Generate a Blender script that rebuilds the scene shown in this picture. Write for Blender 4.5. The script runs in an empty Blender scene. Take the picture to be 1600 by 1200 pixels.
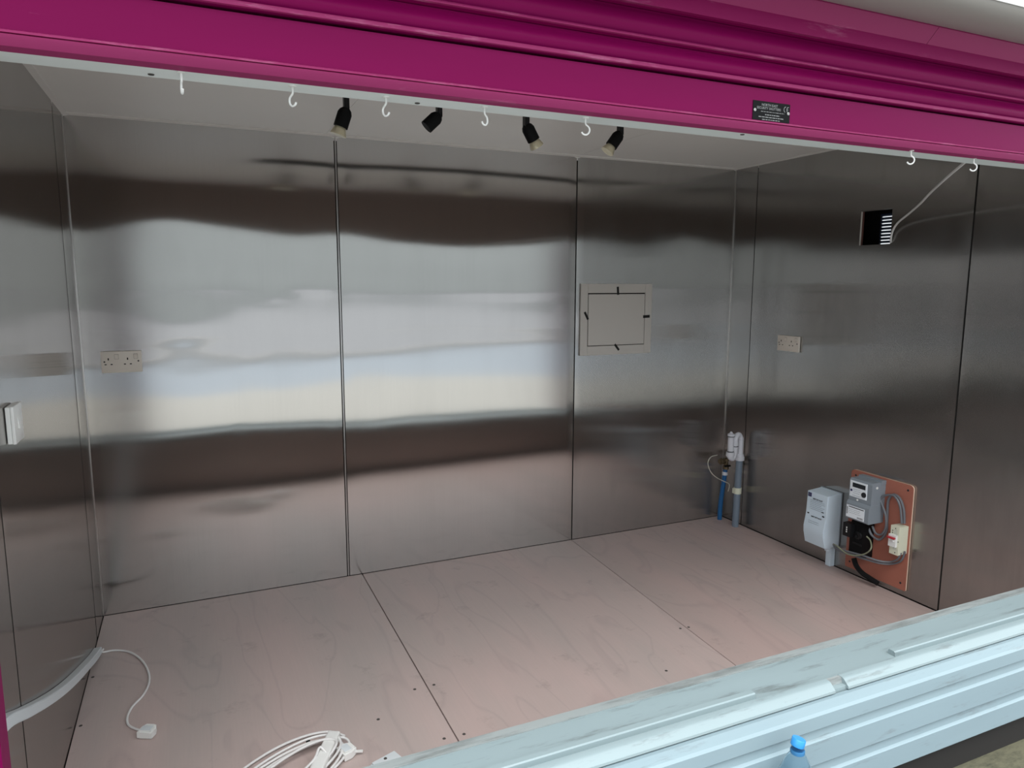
import bpy, bmesh, math, random
from mathutils import Vector, Matrix, noise

random.seed(7)
scene = bpy.context.scene
COL = scene.collection

# ------------------------------------------------------------------ camera
CAM = Vector((0.41177, -3.24395, 1.37688))
YAW, PITCH, ROLL, FPX = -0.4199, 0.1425, 0.0027, 1115.49
_fw = Vector((-math.sin(YAW) * math.cos(PITCH), math.cos(YAW) * math.cos(PITCH), -math.sin(PITCH)))
_rt = Vector((math.cos(YAW), math.sin(YAW), 0))
_up = _rt.cross(_fw)
_r2 = _rt * math.cos(ROLL) + _up * math.sin(ROLL)
_u2 = -_rt * math.sin(ROLL) + _up * math.cos(ROLL)
cd = bpy.data.cameras.new('camera')
cam = bpy.data.objects.new('camera', cd)
COL.objects.link(cam)
cd.sensor_width = 36.0
cd.lens = FPX / 1600 * 36
cd.clip_start = 0.05
cd.clip_end = 500
cam.matrix_world = Matrix((( _r2.x, _u2.x, -_fw.x, CAM.x), (_r2.y, _u2.y, -_fw.y, CAM.y),
                           (_r2.z, _u2.z, -_fw.z, CAM.z), (0, 0, 0, 1)))
scene.camera = cam


def at(px, py, axis, val):
    """point of the room seen at a photo pixel, on the plane axis = val"""
    d = _fw + _r2 * ((px - 800) / FPX) - _u2 * ((py - 600) / FPX)
    t = (val - CAM[axis]) / d[axis]
    return CAM + d * t


# ------------------------------------------------------------------ light
world = bpy.data.worlds.new('overcast_sky')
scene.world = world
world.use_nodes = True
wn = world.node_tree
wn.nodes['Background'].inputs[0].default_value = (0.90, 0.96, 1.0, 1)
wn.nodes['Background'].inputs[1].default_value = 1.0
sl = bpy.data.lights.new('veiled_sun', 'SUN')      # sun behind thin cloud: very soft
sl.energy = 1.5
sl.angle = math.radians(50)
sl.color = (1.0, 0.98, 0.96)
sun = bpy.data.objects.new('veiled_sun', sl)
COL.objects.link(sun)
sun.rotation_euler = (Vector((-0.15, -0.42, 0.90))).to_track_quat('Z', 'Y').to_euler()
scene.view_settings.view_transform = 'Standard'
scene.view_settings.look = 'None'
scene.view_settings.exposure = 1.25
scene.view_settings.gamma = 1.0
scene.view_settings.use_curve_mapping = False
scene.cycles.max_bounces = 14
scene.cycles.diffuse_bounces = 6
scene.cycles.glossy_bounces = 8
scene.cycles.transmission_bounces = 10
scene.cycles.sample_clamp_indirect = 4.0

# ------------------------------------------------------------------ room numbers
W = 3.228            # inside width
H = 2.0              # floor to ceiling
S1, S2 = 1.016, 2.212  # joints of the back wall panels
YS = -1.84           # inner face of the low front wall
ZS = 0.345           # sill height
YL, ZL = -1.908, 1.70  # inner face and underside of the lintel
GZ = -0.03           # pavement level


# ------------------------------------------------------------------ materials
def nt(name):
    m = bpy.data.materials.new(name)
    m.use_nodes = True
    t = m.node_tree
    return m, t, t.nodes['Principled BSDF']


def rgb(c):
    return (c[0], c[1], c[2], 1)


def plain(name, col, rough=0.5, metal=0.0, var=0.08, scale=12.0, bump=0.0, bscale=60.0, coat=0.0, stretch=(1, 1, 1), spec=0.5):
    m, t, b = nt(name)
    N, L = t.nodes, t.links
    tc = N.new('ShaderNodeTexCoord')
    mp = N.new('ShaderNodeMapping')
    mp.inputs['Scale'].default_value = stretch
    L.new(tc.outputs['Object'], mp.inputs[0])
    no = N.new('ShaderNodeTexNoise')
    no.inputs['Scale'].default_value = scale
    no.inputs['Detail'].default_value = 5
    L.new(mp.outputs[0], no.inputs[0])
    mx = N.new('ShaderNodeMix')
    mx.data_type = 'RGBA'
    mx.inputs[6].default_value = rgb([max(0, c * (1 - var)) for c in col])
    mx.inputs[7].default_value = rgb([min(1, c * (1 + var)) for c in col])
    L.new(no.outputs[0], mx.inputs[0])
    L.new(mx.outputs[2], b.inputs['Base Color'])
    b.inputs['Roughness'].default_value = rough
    b.inputs['Metallic'].default_value = metal
    b.inputs['Coat Weight'].default_value = coat
    b.inputs['Specular IOR Level'].default_value = spec
    if bump:
        n2 = N.new('ShaderNodeTexNoise')
        n2.inputs['Scale'].default_value = bscale
        L.new(mp.outputs[0], n2.inputs[0])
        bp = N.new('ShaderNodeBump')
        bp.inputs['Strength'].default_value = bump
        bp.inputs['Distance'].default_value = 0.002
        L.new(n2.outputs[0], bp.inputs['Height'])
        L.new(bp.outputs[0], b.inputs['Normal'])
    return m


def steel(name, col=(0.58, 0.56, 0.545), rough=0.114, aniso=0.66, stain=0.15):
    """satin stainless sheet with vertical grain: reflections smear sideways"""
    m = bpy.data.materials.new(name)
    m.use_nodes = True
    t = m.node_tree
    N, L = t.nodes, t.links
    N.remove(N['Principled BSDF'])
    out = N['Material Output']
    g = N.new('ShaderNodeBsdfAnisotropic')
    g.distribution = 'MULTI_GGX'
    tg = N.new('ShaderNodeTangent')
    tg.direction_type = 'UV_MAP'
    tg.uv_map = 'sheet'
    L.new(tg.outputs[0], g.inputs['Tangent'])
    g.inputs['Anisotropy'].default_value = -aniso
    tc = N.new('ShaderNodeTexCoord')
    mp = N.new('ShaderNodeMapping')
    mp.inputs['Scale'].default_value = (1, 1, 0.22)
    L.new(tc.outputs['Object'], mp.inputs[0])
    no = N.new('ShaderNodeTexNoise')            # water runs and finger smears
    no.inputs['Scale'].default_value = 6.0
    no.inputs['Detail'].default_value = 6
    no.inputs['Roughness'].default_value = 0.6
    L.new(mp.outputs[0], no.inputs[0])
    rp = N.new('ShaderNodeValToRGB')
    rp.color_ramp.elements[0].position = 0.48
    rp.color_ramp.elements[1].position = 0.72
    L.new(no.outputs[0], rp.inputs[0])
    mp2 = N.new('ShaderNodeMapping')
    mp2.inputs['Scale'].default_value = (1, 1, 0.012)
    L.new(tc.outputs['Object'], mp2.inputs[0])
    fine = N.new('ShaderNodeTexNoise')          # brushed grain
    fine.inputs['Scale'].default_value = 170
    fine.inputs['Detail'].default_value = 2
    L.new(mp2.outputs[0], fine.inputs[0])
    mr = N.new('ShaderNodeMapRange')
    mr.inputs['To Min'].default_value = rough
    mr.inputs['To Max'].default_value = rough + 0.10 * stain
    L.new(rp.outputs[0], mr.inputs[0])
    L.new(mr.outputs[0], g.inputs['Roughness'])
    mx = N.new('ShaderNodeMix')
    mx.data_type = 'RGBA'
    mx.inputs[6].default_value = rgb(col)
    mx.inputs[7].default_value = rgb([c * (1 - 0.22 * stain) for c in col])
    L.new(rp.outputs[0], mx.inputs[0])
    m2 = N.new('ShaderNodeMix')
    m2.data_type = 'RGBA'
    m2.blend_type = 'MULTIPLY'
    m2.inputs[0].default_value = 0.07
    L.new(mx.outputs[2], m2.inputs[6])
    L.new(fine.outputs[0], m2.inputs[7])
    L.new(m2.outputs[2], g.inputs['Color'])
    # thin film of grease and dust that scatters a little light
    d = N.new('ShaderNodeBsdfDiffuse')
    d.inputs['Color'].default_value = (0.34, 0.32, 0.30, 1)
    ms = N.new('ShaderNodeMixShader')
    ms.inputs[0].default_value = 0.045
    L.new(g.outputs[0], ms.inputs[1])
    L.new(d.outputs[0], ms.inputs[2])
    L.new(ms.outputs[0], out.inputs[0])
    return m


def plywood(name, seed, tint):
    m, t, b = nt(name)
    N, L = t.nodes, t.links
    tc = N.new('ShaderNodeTexCoord')
    mp = N.new('ShaderNodeMapping')
    mp.inputs['Location'].default_value = (seed * 3.1, seed * 1.7, 0)
    mp.inputs['Scale'].default_value = (1.9, 0.42, 1)
    L.new(tc.outputs['Object'], mp.inputs[0])
    n1 = N.new('ShaderNodeTexNoise')
    n1.inputs['Scale'].default_value = 1.6
    n1.inputs['Detail'].default_value = 2.5
    n1.inputs['Distortion'].default_value = 0.6
    L.new(mp.outputs[0], n1.inputs[0])
    mul = N.new('ShaderNodeMath'); mul.operation = 'MULTIPLY'; mul.inputs[1].default_value = 16.0
    L.new(n1.outputs[0], mul.inputs[0])
    fr = N.new('ShaderNodeMath'); fr.operation = 'PINGPONG'; fr.inputs[1].default_value = 1.0
    L.new(mul.outputs[0], fr.inputs[0])
    rp = N.new('ShaderNodeValToRGB')          # cathedral figure lines
    rp.color_ramp.elements[0].position = 0.0
    rp.color_ramp.elements[0].color = (0.74, 0.74, 0.76, 1)
    rp.color_ramp.elements[1].position = 0.22
    rp.color_ramp.elements[1].color = (1, 1, 1, 1)
    L.new(fr.outputs[0], rp.inputs[0])
    n2 = N.new('ShaderNodeTexNoise')          # broad grey-to-pink drift
    n2.inputs['Scale'].default_value = 2.2
    n2.inputs['Detail'].default_value = 4
    L.new(mp.outputs[0], n2.inputs[0])
    r2 = N.new('ShaderNodeValToRGB')
    r2.color_ramp.elements[0].position = 0.35
    r2.color_ramp.elements[0].color = rgb([tint[0] * 0.86, tint[1] * 0.93, tint[2] * 0.93])
    r2.color_ramp.elements[1].position = 0.65
    r2.color_ramp.elements[1].color = rgb(tint)
    L.new(n2.outputs[0], r2.inputs[0])
    mp3 = N.new('ShaderNodeMapping')
    mp3.inputs['Scale'].default_value = (160, 6, 1)
    L.new(tc.outputs['Object'], mp3.inputs[0])
    n3 = N.new('ShaderNodeTexNoise')
    n3.inputs['Scale'].default_value = 1.0
    n3.inputs['Detail'].default_value = 3
    L.new(mp3.outputs[0], n3.inputs[0])
    ma = N.new('ShaderNodeMix'); ma.data_type = 'RGBA'; ma.blend_type = 'MULTIPLY'
    ma.inputs[0].default_value = 0.36
    L.new(r2.outputs[0], ma.inputs[6]); L.new(rp.outputs[0], ma.inputs[7])
    mb = N.new('ShaderNodeMix'); mb.data_type = 'RGBA'; mb.blend_type = 'MULTIPLY'
    mb.inputs[0].default_value = 0.09
    L.new(ma.outputs[2], mb.inputs[6]); L.new(n3.outputs[0], mb.inputs[7])
    # scuffs and boot dirt
    n4 = N.new('ShaderNodeTexNoise')
    n4.inputs['Scale'].default_value = 7.0
    n4.inputs['Detail'].default_value = 8
    n4.inputs['Roughness'].default_value = 0.7
    L.new(tc.outputs['Object'], n4.inputs[0])
    r4 = N.new('ShaderNodeValToRGB')
    r4.color_ramp.elements[0].position = 0.585
    r4.color_ramp.elements[0].color = (0, 0, 0, 1)
    r4.color_ramp.elements[1].position = 0.80
    r4.color_ramp.elements[1].color = (0.6, 0.6, 0.6, 1)
    L.new(n4.outputs[0], r4.inputs[0])
    mc = N.new('ShaderNodeMix'); mc.data_type = 'RGBA'
    mc.inputs[7].default_value = (0.16, 0.12, 0.11, 1)
    L.new(r4.outputs[0], mc.inputs[0]); L.new(mb.outputs[2], mc.inputs[6])
    L.new(mc.outputs[2], b.inputs['Base Color'])
    b.inputs['Roughness'].default_value = 0.5
    b.inputs['Specular IOR Level'].default_value = 1.0
    bp = N.new('ShaderNodeBump')
    bp.inputs['Strength'].default_value = 0.12
    bp.inputs['Distance'].default_value = 0.001
    L.new(n3.outputs[0], bp.inputs['Height'])
    L.new(bp.outputs[0], b.inputs['Normal'])
    return m


def worn_paint(name, col, dirt, amount=0.5, rough=0.35, scale=9.0, stretch=(0.35, 2.5, 2.5), spec=0.5):
    """gloss paint with chips and grime of their own shape"""
    m, t, b = nt(name)
    N, L = t.nodes, t.links
    tc = N.new('ShaderNodeTexCoord')
    mp = N.new('ShaderNodeMapping')
    mp.inputs['Scale'].default_value = stretch
    L.new(tc.outputs['Object'], mp.inputs[0])
    n1 = N.new('ShaderNodeTexNoise')
    n1.inputs['Scale'].default_value = scale
    n1.inputs['Detail'].default_value = 9
    n1.inputs['Roughness'].default_value = 0.72
    L.new(mp.outputs[0], n1.inputs[0])
    rp = N.new('ShaderNodeValToRGB')
    rp.color_ramp.elements[0].position = 0.70 - 0.16 * amount
    rp.color_ramp.elements[0].color = (0, 0, 0, 1)
    rp.color_ramp.elements[1].position = 0.80
    rp.color_ramp.elements[1].color = (1, 1, 1, 1)
    L.new(n1.outputs[0], rp.inputs[0])
    n2 = N.new('ShaderNodeTexNoise')
    n2.inputs['Scale'].default_value = scale * 0.4
    n2.inputs['Detail'].default_value = 6
    L.new(mp.outputs[0], n2.inputs[0])
    mx = N.new('ShaderNodeMix'); mx.data_type = 'RGBA'
    mx.inputs[6].default_value = rgb([c * 0.90 for c in col])
    mx.inputs[7].default_value = rgb([min(1, c * 1.06) for c in col])
    L.new(n2.outputs[0], mx.inputs[0])
    my = N.new('ShaderNodeMix'); my.data_type = 'RGBA'
    my.inputs[7].default_value = rgb(dirt)
    L.new(rp.outputs[0], my.inputs[0]); L.new(mx.outputs[2], my.inputs[6])
    L.new(my.outputs[2], b.inputs['Base Color'])
    b.inputs['Roughness'].default_value = rough
    b.inputs['Specular IOR Level'].default_value = spec
    bp = N.new('ShaderNodeBump')
    bp.inputs['Strength'].default_value = 0.15
    bp.inputs['Distance'].default_value = 0.002
    L.new(n1.outputs[0], bp.inputs['Height'])
    L.new(bp.outputs[0], b.inputs['Normal'])
    return m


M = {}
M['steel'] = steel('stainless_sheet')
M['steel_side'] = steel('stainless_sheet_smeared_dim', col=(0.39, 0.38, 0.37), rough=0.15, aniso=0.74, stain=0.6)  # smeared sheet; dimness of the right wall's reflections is put into the darker colour
M['steel_end'] = steel('stainless_sheet_end', col=(0.52, 0.505, 0.49), rough=0.16, aniso=0.76, stain=0.55)
M['steel_strip'] = steel('stainless_joint_strip', rough=0.3, aniso=0.3, stain=0.2)
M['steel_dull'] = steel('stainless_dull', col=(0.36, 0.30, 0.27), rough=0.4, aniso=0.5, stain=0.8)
M['dark'] = plain('dark_gap', (0.012, 0.010, 0.009), 0.9)
M['core'] = plain('wall_core', (0.09, 0.075, 0.065), 0.85)
M['lintel'] = plain('lintel_timber', (0.36, 0.285, 0.245), 0.7, var=0.1, scale=3, stretch=(0.2, 1, 1))
M['ply'] = [plywood('plywood_a', 1.3, (0.51, 0.395, 0.37)), plywood('plywood_b', 4.1, (0.51, 0.388, 0.362)),
            plywood('plywood_c', 7.7, (0.465, 0.348, 0.322))]
M['ceiling'] = plain('ceiling_sheet', (0.76, 0.73, 0.695), 0.38, var=0.03, scale=3)
M['coving'] = plain('white_plastic_trim', (0.72, 0.69, 0.66), 0.4, var=0.03)
M['soffit'] = plain('white_frame_paint', (0.74, 0.80, 0.79), 0.35, var=0.04)
M['magenta'] = worn_paint('magenta_paint', (0.175, 0.0022, 0.062), (0.30, 0.05, 0.14), 0.2, 0.42, 14, (0.5, 3, 3), 0.07)
M['magenta_worn'] = worn_paint('magenta_paint_scuffed', (0.21, 0.007, 0.076), (0.34, 0.11, 0.20), 0.7, 0.45, 12, (0.4, 3, 3), 0.10)
M['magenta_lit'] = worn_paint('magenta_paint_lit', (0.27, 0.028, 0.110), (0.42, 0.14, 0.24), 0.55, 0.5, 12, (0.4, 3, 3), 0.15)  # scuffed; ground bounce on the hood underside is painted in as a lighter base
M['magenta_scraped'] = worn_paint('magenta_paint_scraped', (0.27, 0.020, 0.105), (0.46, 0.17, 0.28), 1.0, 0.5, 16, (0.5, 3, 3), 0.2)
M['sill'] = worn_paint('sill_paint', (0.250, 0.318, 0.334), (0.055, 0.052, 0.043), 0.95, 0.32, 11, (0.35, 2.6, 2.6))
M['sill_edge'] = worn_paint('sill_edge_paint', (0.27, 0.30, 0.30), (0.035, 0.035, 0.030), 1.5, 0.5, 10, (0.35, 3, 3))
M['clad'] = worn_paint('cladding_plastic', (0.235, 0.312, 0.345), (0.13, 0.14, 0.135), 0.8, 0.35, 14, (0.35, 2.5, 2.5))
M['white'] = plain('white_plastic', (0.74, 0.74, 0.72), 0.35, var=0.03)
M['offwhite'] = plain('aged_white_plastic', (0.66, 0.60, 0.53), 0.4, var=0.04)
M['recess_shade'] = plain('switch_shade_plastic', (0.16, 0.14, 0.12), 0.7)  # shadow round the socket rockers, painted as a dark backing
M['greywhite'] = plain('pale_grey_plastic', (0.60, 0.64, 0.66), 0.4, var=0.04)
M['bluewhite'] = plain('cool_white_plastic', (0.62, 0.72, 0.80), 0.35, var=0.03)
M['cream'] = plain('cream_plastic', (0.66, 0.66, 0.52), 0.4, var=0.04)
M['black'] = plain('black_plastic', (0.006, 0.006, 0.0065), 0.6, spec=0.12)
M['blackgloss'] = plain('black_gloss', (0.01, 0.01, 0.011), 0.35, spec=0.25)
M['slot'] = plain('slot_black', (0.01, 0.009, 0.008), 0.8, spec=0.15)
M['tape'] = plain('black_tape', (0.015, 0.014, 0.013), 0.45, spec=0.15)
M['gap'] = plain('grimy_gap', (0.05, 0.045, 0.04), 0.8)
M['hatch'] = plain('hatch_white', (0.50, 0.47, 0.435), 0.5, var=0.03, scale=5)
M['meter'] = plain('meter_grey', (0.22, 0.25, 0.28), 0.45, var=0.05)
M['meterside'] = M['meter']
M['lcd'] = plain('lcd_glass', (0.02, 0.025, 0.03), 0.12)
M['label'] = plain('paper_label', (0.78, 0.82, 0.86), 0.5, var=0.02)
M['ink'] = plain('print_ink', (0.03, 0.03, 0.035), 0.6, spec=0.15)
M['inkgrey'] = plain('print_ink_grey', (0.26, 0.31, 0.36), 0.6)
M['inkwhite'] = plain('print_ink_white', (0.26, 0.26, 0.26), 0.5)
M['inkred'] = plain('print_ink_red', (0.35, 0.03, 0.04), 0.5)
M['navy'] = plain('logo_navy', (0.012, 0.015, 0.09), 0.4)
M['red'] = plain('switch_red', (0.42, 0.02, 0.03), 0.35)
M['board'] = plain('painted_backboard', (0.36, 0.125, 0.085), 0.6, var=0.12, scale=9, stretch=(1, 1, 2))
M['boardedge'] = plain('board_edge', (0.66, 0.47, 0.36), 0.7)
M['tail'] = plain('grey_cable', (0.13, 0.135, 0.15), 0.45)
M['earth'] = plain('earth_cable', (0.20, 0.21, 0.14), 0.5)
M['cable'] = plain('white_cable', (0.70, 0.69, 0.68), 0.42, var=0.03)
M['wire'] = plain('dirty_white_wire', (0.50, 0.47, 0.41), 0.5)
M['pipegrey'] = plain('waste_pipe_grey', (0.16, 0.20, 0.25), 0.4)
M['pipewhite'] = plain('waste_fitting_white', (0.62, 0.62, 0.66), 0.35, var=0.05, scale=30)
M['pipeblue'] = worn_paint('water_pipe_blue', (0.008, 0.10, 0.27), (0.35, 0.42, 0.46), 0.3, 0.4, 20, (1, 1, 1))
M['brass'] = plain('old_brass', (0.16, 0.12, 0.07), 0.5, 0.7, var=0.3, scale=40)
M['chrome'] = plain('grey_metal', (0.45, 0.44, 0.42), 0.35, 0.9)
M['bulb'] = plain('bulb_reflector', (0.62, 0.56, 0.40), 0.28, 0.35, var=0.2, scale=90)
M['wood'] = plain('cut_timber', (0.09, 0.028, 0.020), 0.8, var=0.2, scale=20)
M['louvre'] = plain('louvre_plastic', (0.03, 0.045, 0.09), 0.45)
M['gutter'] = plain('gutter_grey', (0.26, 0.24, 0.22), 0.45, var=0.06, scale=6, stretch=(0.3, 1, 1))
M['peach'] = plain('peach_board', (0.55, 0.38, 0.29), 0.7, var=0.12, scale=20)
M['pave'] = worn_paint('pavement_concrete', (0.31, 0.308, 0.278), (0.24, 0.35, 0.31), 0.2, 0.6, 1.5, (1, 1, 1))
M['road'] = plain('road_asphalt', (0.215, 0.255, 0.29), 0.6, var=0.12, scale=2)
M['farpave'] = plain('far_paving', (0.195, 0.205, 0.215), 0.7, var=0.1, scale=0.8)
M['kerb'] = plain('kerb_stone', (0.40, 0.39, 0.37), 0.8, var=0.1)
M['slab'] = worn_paint('wet_paving_slab', (0.062, 0.064, 0.080), (0.14, 0.135, 0.115), 0.9, 0.6, 22, (0.6, 2, 1))
M['moss'] = worn_paint('mossy_grit', (0.105, 0.10, 0.062), (0.015, 0.018, 0.012), 1.6, 0.9, 30, (0.6, 1.5, 1))
M['render'] = plain('pale_render', (0.41, 0.43, 0.42), 0.8, var=0.08, scale=0.6)
M['capblue'] = plain('bottle_cap_blue', (0.03, 0.26, 0.62), 0.35)
M['capring'] = plain('bottle_ring_blue', (0.03, 0.15, 0.32), 0.4)


def clear_plastic():
    m, t, b = nt('clear_bottle_plastic')
    b.inputs['Base Color'].default_value = (0.80, 0.90, 0.96, 1)
    b.inputs['Roughness'].default_value = 0.06
    b.inputs['Transmission Weight'].default_value = 1.0
    b.inputs['IOR'].default_value = 1.15
    return m


M['pet'] = clear_plastic()
M['bottlelabel'] = plain('bottle_label', (0.16, 0.30, 0.58), 0.4, var=0.25, scale=30)


# ------------------------------------------------------------------ mesh helpers
class MB:
    def __init__(self):
        self.bm = bmesh.new()

    def box(self, x0, x1, y0, y1, z0, z1, bevel=0.0, seg=2):
        vs = [self.bm.verts.new((x, y, z)) for x in (x0, x1) for y in (y0, y1) for z in (z0, z1)]
        q = [(0, 1, 3, 2), (4, 6, 7, 5), (0, 4, 5, 1), (2, 3, 7, 6), (0, 2, 6, 4), (1, 5, 7, 3)]
        fs = [self.bm.faces.new([vs[i] for i in f]) for f in q]
        if bevel:
            es = {e for f in fs for e in f.edges}
            bmesh.ops.bevel(self.bm, geom=list(es), offset=bevel, segments=seg, affect='EDGES', profile=0.6)
        return self

    def prism(self, poly, axis, a, b, bevel=0.0):
        """extrude a 2-D outline along an axis ('x': outline is (y,z); 'y': (x,z); 'z': (x,y))"""
        def p(u, v, w):
            return {'x': (w, u, v), 'y': (u, w, v), 'z': (u, v, w)}[axis]
        va = [self.bm.verts.new(p(u, v, a)) for u, v in poly]
        vb = [self.bm.verts.new(p(u, v, b)) for u, v in poly]
        n = len(poly)
        fs = [self.bm.faces.new(va), self.bm.faces.new(vb[::-1])]
        for i in range(n):
            fs.append(self.bm.faces.new((va[i], vb[i], vb[(i + 1) % n], va[(i + 1) % n])))
        if bevel:
            es = {e for f in fs[:2] for e in f.edges}
            bmesh.ops.bevel(self.bm, geom=list(es), offset=bevel, segments=2, affect='EDGES')
        return self

    def lathe(self, prof, seg=24, origin=(0, 0, 0), mat=None, cap=True):
        """prof: (radius, height) along local z"""
        o = Vector(origin)
        rings = []
        for r, h in prof:
            ring = []
            for i in range(seg):
                a = 2 * math.pi * i / seg
                v = Vector((r * math.cos(a), r * math.sin(a), h))
                if mat:
                    v = mat @ v
                ring.append(self.bm.verts.new(o + v))
            rings.append(ring)
        for a, b in zip(rings, rings[1:]):
            for i in range(seg):
                self.bm.faces.new((a[i], a[(i + 1) % seg], b[(i + 1) % seg], b[i]))
        if cap:
            self.bm.faces.new(rings[0][::-1])
            self.bm.faces.new(rings[-1])
        return self

    def tube(self, pts, r, seg=10, smooth=6):
        pts = [Vector(p) for p in pts]
        if smooth and len(pts) > 2:
            pts = spline(pts, smooth)
        n = len(pts)
        prev = None
        rings = []
        for i, p in enumerate(pts):
            d = (pts[min(i + 1, n - 1)] - pts[max(i - 1, 0)]).normalized()
            if prev is None:
                a = Vector((0, 0, 1)) if abs(d.z) < 0.9 else Vector((1, 0, 0))
                nx = d.cross(a).normalized()
            else:
                nx = (prev - d * prev.dot(d)).normalized()
            prev = nx
            ny = d.cross(nx)
            rr = r(i / (n - 1)) if callable(r) else r
            rings.append([self.bm.verts.new(p + nx * math.cos(2 * math.pi * k / seg) * rr + ny * math.sin(2 * math.pi * k / seg) * rr)
                          for k in range(seg)])
        for a, b in zip(rings, rings[1:]):
            for i in range(seg):
                self.bm.faces.new((a[i], a[(i + 1) % seg], b[(i + 1) % seg], b[i]))
        self.bm.faces.new(rings[0][::-1])
        self.bm.faces.new(rings[-1])
        return self

    def build(self, name, mat, parent=None, smooth=False, angle=35, origin=None):
        bmesh.ops.recalc_face_normals(self.bm, faces=self.bm.faces)
        if origin is not None:
            bmesh.ops.translate(self.bm, verts=self.bm.verts, vec=-Vector(origin))
        me = bpy.data.meshes.new(name)
        self.bm.to_mesh(me)
        self.bm.free()
        o = bpy.data.objects.new(name, me)
        COL.objects.link(o)
        me.materials.append(mat)
        if smooth:
            for p in me.polygons:
                p.use_smooth = True
            me.set_sharp_from_angle(angle=math.radians(angle))
        if origin is not None:
            o.location = origin
        if parent is not None:
            o.parent = parent
        return o


def spline(P, k):
    out = []
    n = len(P)
    for i in range(n - 1):
        p0, p1, p2, p3 = P[max(i - 1, 0)], P[i], P[i + 1], P[min(i + 2, n - 1)]
        for j in range(k):
            t = j / k
            out.append(0.5 * ((2 * p1) + (p2 - p0) * t + (2 * p0 - 5 * p1 + 4 * p2 - p3) * t * t + (3 * p1 - p0 - 3 * p2 + p3) * t ** 3))
    out.append(P[-1])
    return out


def empty(name, loc=(0, 0, 0), rz=0.0):
    o = bpy.data.objects.new(name, None)
    COL.objects.link(o)
    o.location = loc
    o.rotation_euler = (0, 0, rz)
    o.empty_display_size = 0.05
    return o


def tag(o, label, cat, group=None):
    o['label'] = label
    o['category'] = cat
    if group:
        o['group'] = group
    return o


def struct(o, label=None):
    o['kind'] = 'structure'
    if label:
        o['label'] = label
    return o


def text(name, body, size, loc, mat, parent, align='CENTER', rot=(math.pi / 2, 0, 0), sx=1.0, bold=0.0):
    """printed lettering: local frame of a wall thing, front faces -Y"""
    c = bpy.data.curves.new(name, 'FONT')
    c.body = body
    c.size = size
    c.align_x = align
    c.align_y = 'CENTER'
    c.offset = bold
    c.extrude = 0.00008
    tmp = bpy.data.objects.new(name + '_tmp', c)
    COL.objects.link(tmp)
    dg = bpy.context.evaluated_depsgraph_get()
    me = bpy.data.meshes.new_from_object(tmp.evaluated_get(dg))
    bpy.data.objects.remove(tmp)
    me.materials.clear()
    me.materials.append(mat)
    o = bpy.data.objects.new(name, me)
    COL.objects.link(o)
    o.location = loc
    o.rotation_euler = rot
    o.scale = (sx, 1, 1)
    o.parent = parent
    return o


STUFF = ('small_print', 'barcode', 'white_marks', 'arrow_mark', 'printed_legend')


def print_lines(mb, x0, x1, z_list, y, h=0.0016, seed=1):
    """rows of print too small to read"""
    rnd = random.Random(seed)
    for z in z_list:
        x = x0
        end = x1 - rnd.random() * 0.25 * (x1 - x0)
        while x < end:
            w = rnd.uniform(0.003, 0.009)
            mb.box(x, min(x + w, end), y - 0.0002, y, z, z + h)
            x += w + 0.0018
    return mb


RIGHT = -math.pi / 2     # things on the right wall
LEFT = math.pi / 2       # things on the left wall


# ================================================================== STRUCTURE
# ---- outside ground
g = MB().box(-14, 16, -6.5, -2.62, GZ - 0.1, GZ).build('pavement', M['pave'])
struct(g)
g = MB().box(-14, 16, -2.62, -2.128, GZ - 0.1, GZ).build('paving_strip', M['slab'])
struct(g)
g = MB().box(-14, 16, -2.128, -2.02, GZ - 0.1, GZ + 0.004).build('gutter_strip', M['moss'])
struct(g)
g = MB().box(-60, 60, -10.7, -6.5, GZ - 0.2, GZ - 0.04).build('road', M['road'])
struct(g)
g = MB().box(-60, 60, -11.0, -10.7, GZ - 0.2, GZ + 0.10).build('kerb', M['kerb'])
struct(g)
g = MB().box(-60, 60, -40, -11.0, GZ - 0.2, GZ + 0.09).build('far_pavement', M['farpave'])
struct(g)
g = MB().box(-60, 60, -41, -40, GZ, 5.6).build('far_terrace_wall', M['render'])
struct(g)

# ---- floor: dark deck with three plywood sheets
floor = struct(MB().box(-0.06, W + 0.06, YS - 0.02, 0.06, -0.12, -0.018).build('floor', M['dark']))
sheets = [(0.007, 1.0765), (1.0805, None), (None, W - 0.012)]


def sheet(x0a, x0b, x1a, x1b, mat):
    """x0a,x1a at the back wall; x0b,x1b at the front"""
    bm = MB()
    poly = [(x0a, -0.006), (x1a, -0.006), (x1b, YS + 0.004), (x0b, YS + 0.004)]
    bm.prism(poly, 'z', -0.018, 0.0, 0.0006)
    return bm.build('plywood_sheet', mat, floor)


sheet(0.008, 0.008, 1.0785, 1.0725, M['ply'][0])
sheet(1.0825, 1.0765, 2.208, 2.118, M['ply'][1])
sheet(2.2105, 2.1205, W - 0.012, W - 0.012, M['ply'][2])
for px, py in ((648, 1077), (678, 1070), (694, 1154), (725, 1147), (1063, 982), (1076, 980), (591, 1124), (145, 1058),
               (1193, 1052), (1041, 1048), (126, 1134)):
    p = at(px, py, 2, 0.0)
    MB().lathe([(0.0055, 0), (0.0048, 0.0008), (0.0015, 0.0004)], 10, (p.x, p.y, 0.0)).build('screw', M['gap'], floor)

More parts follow.
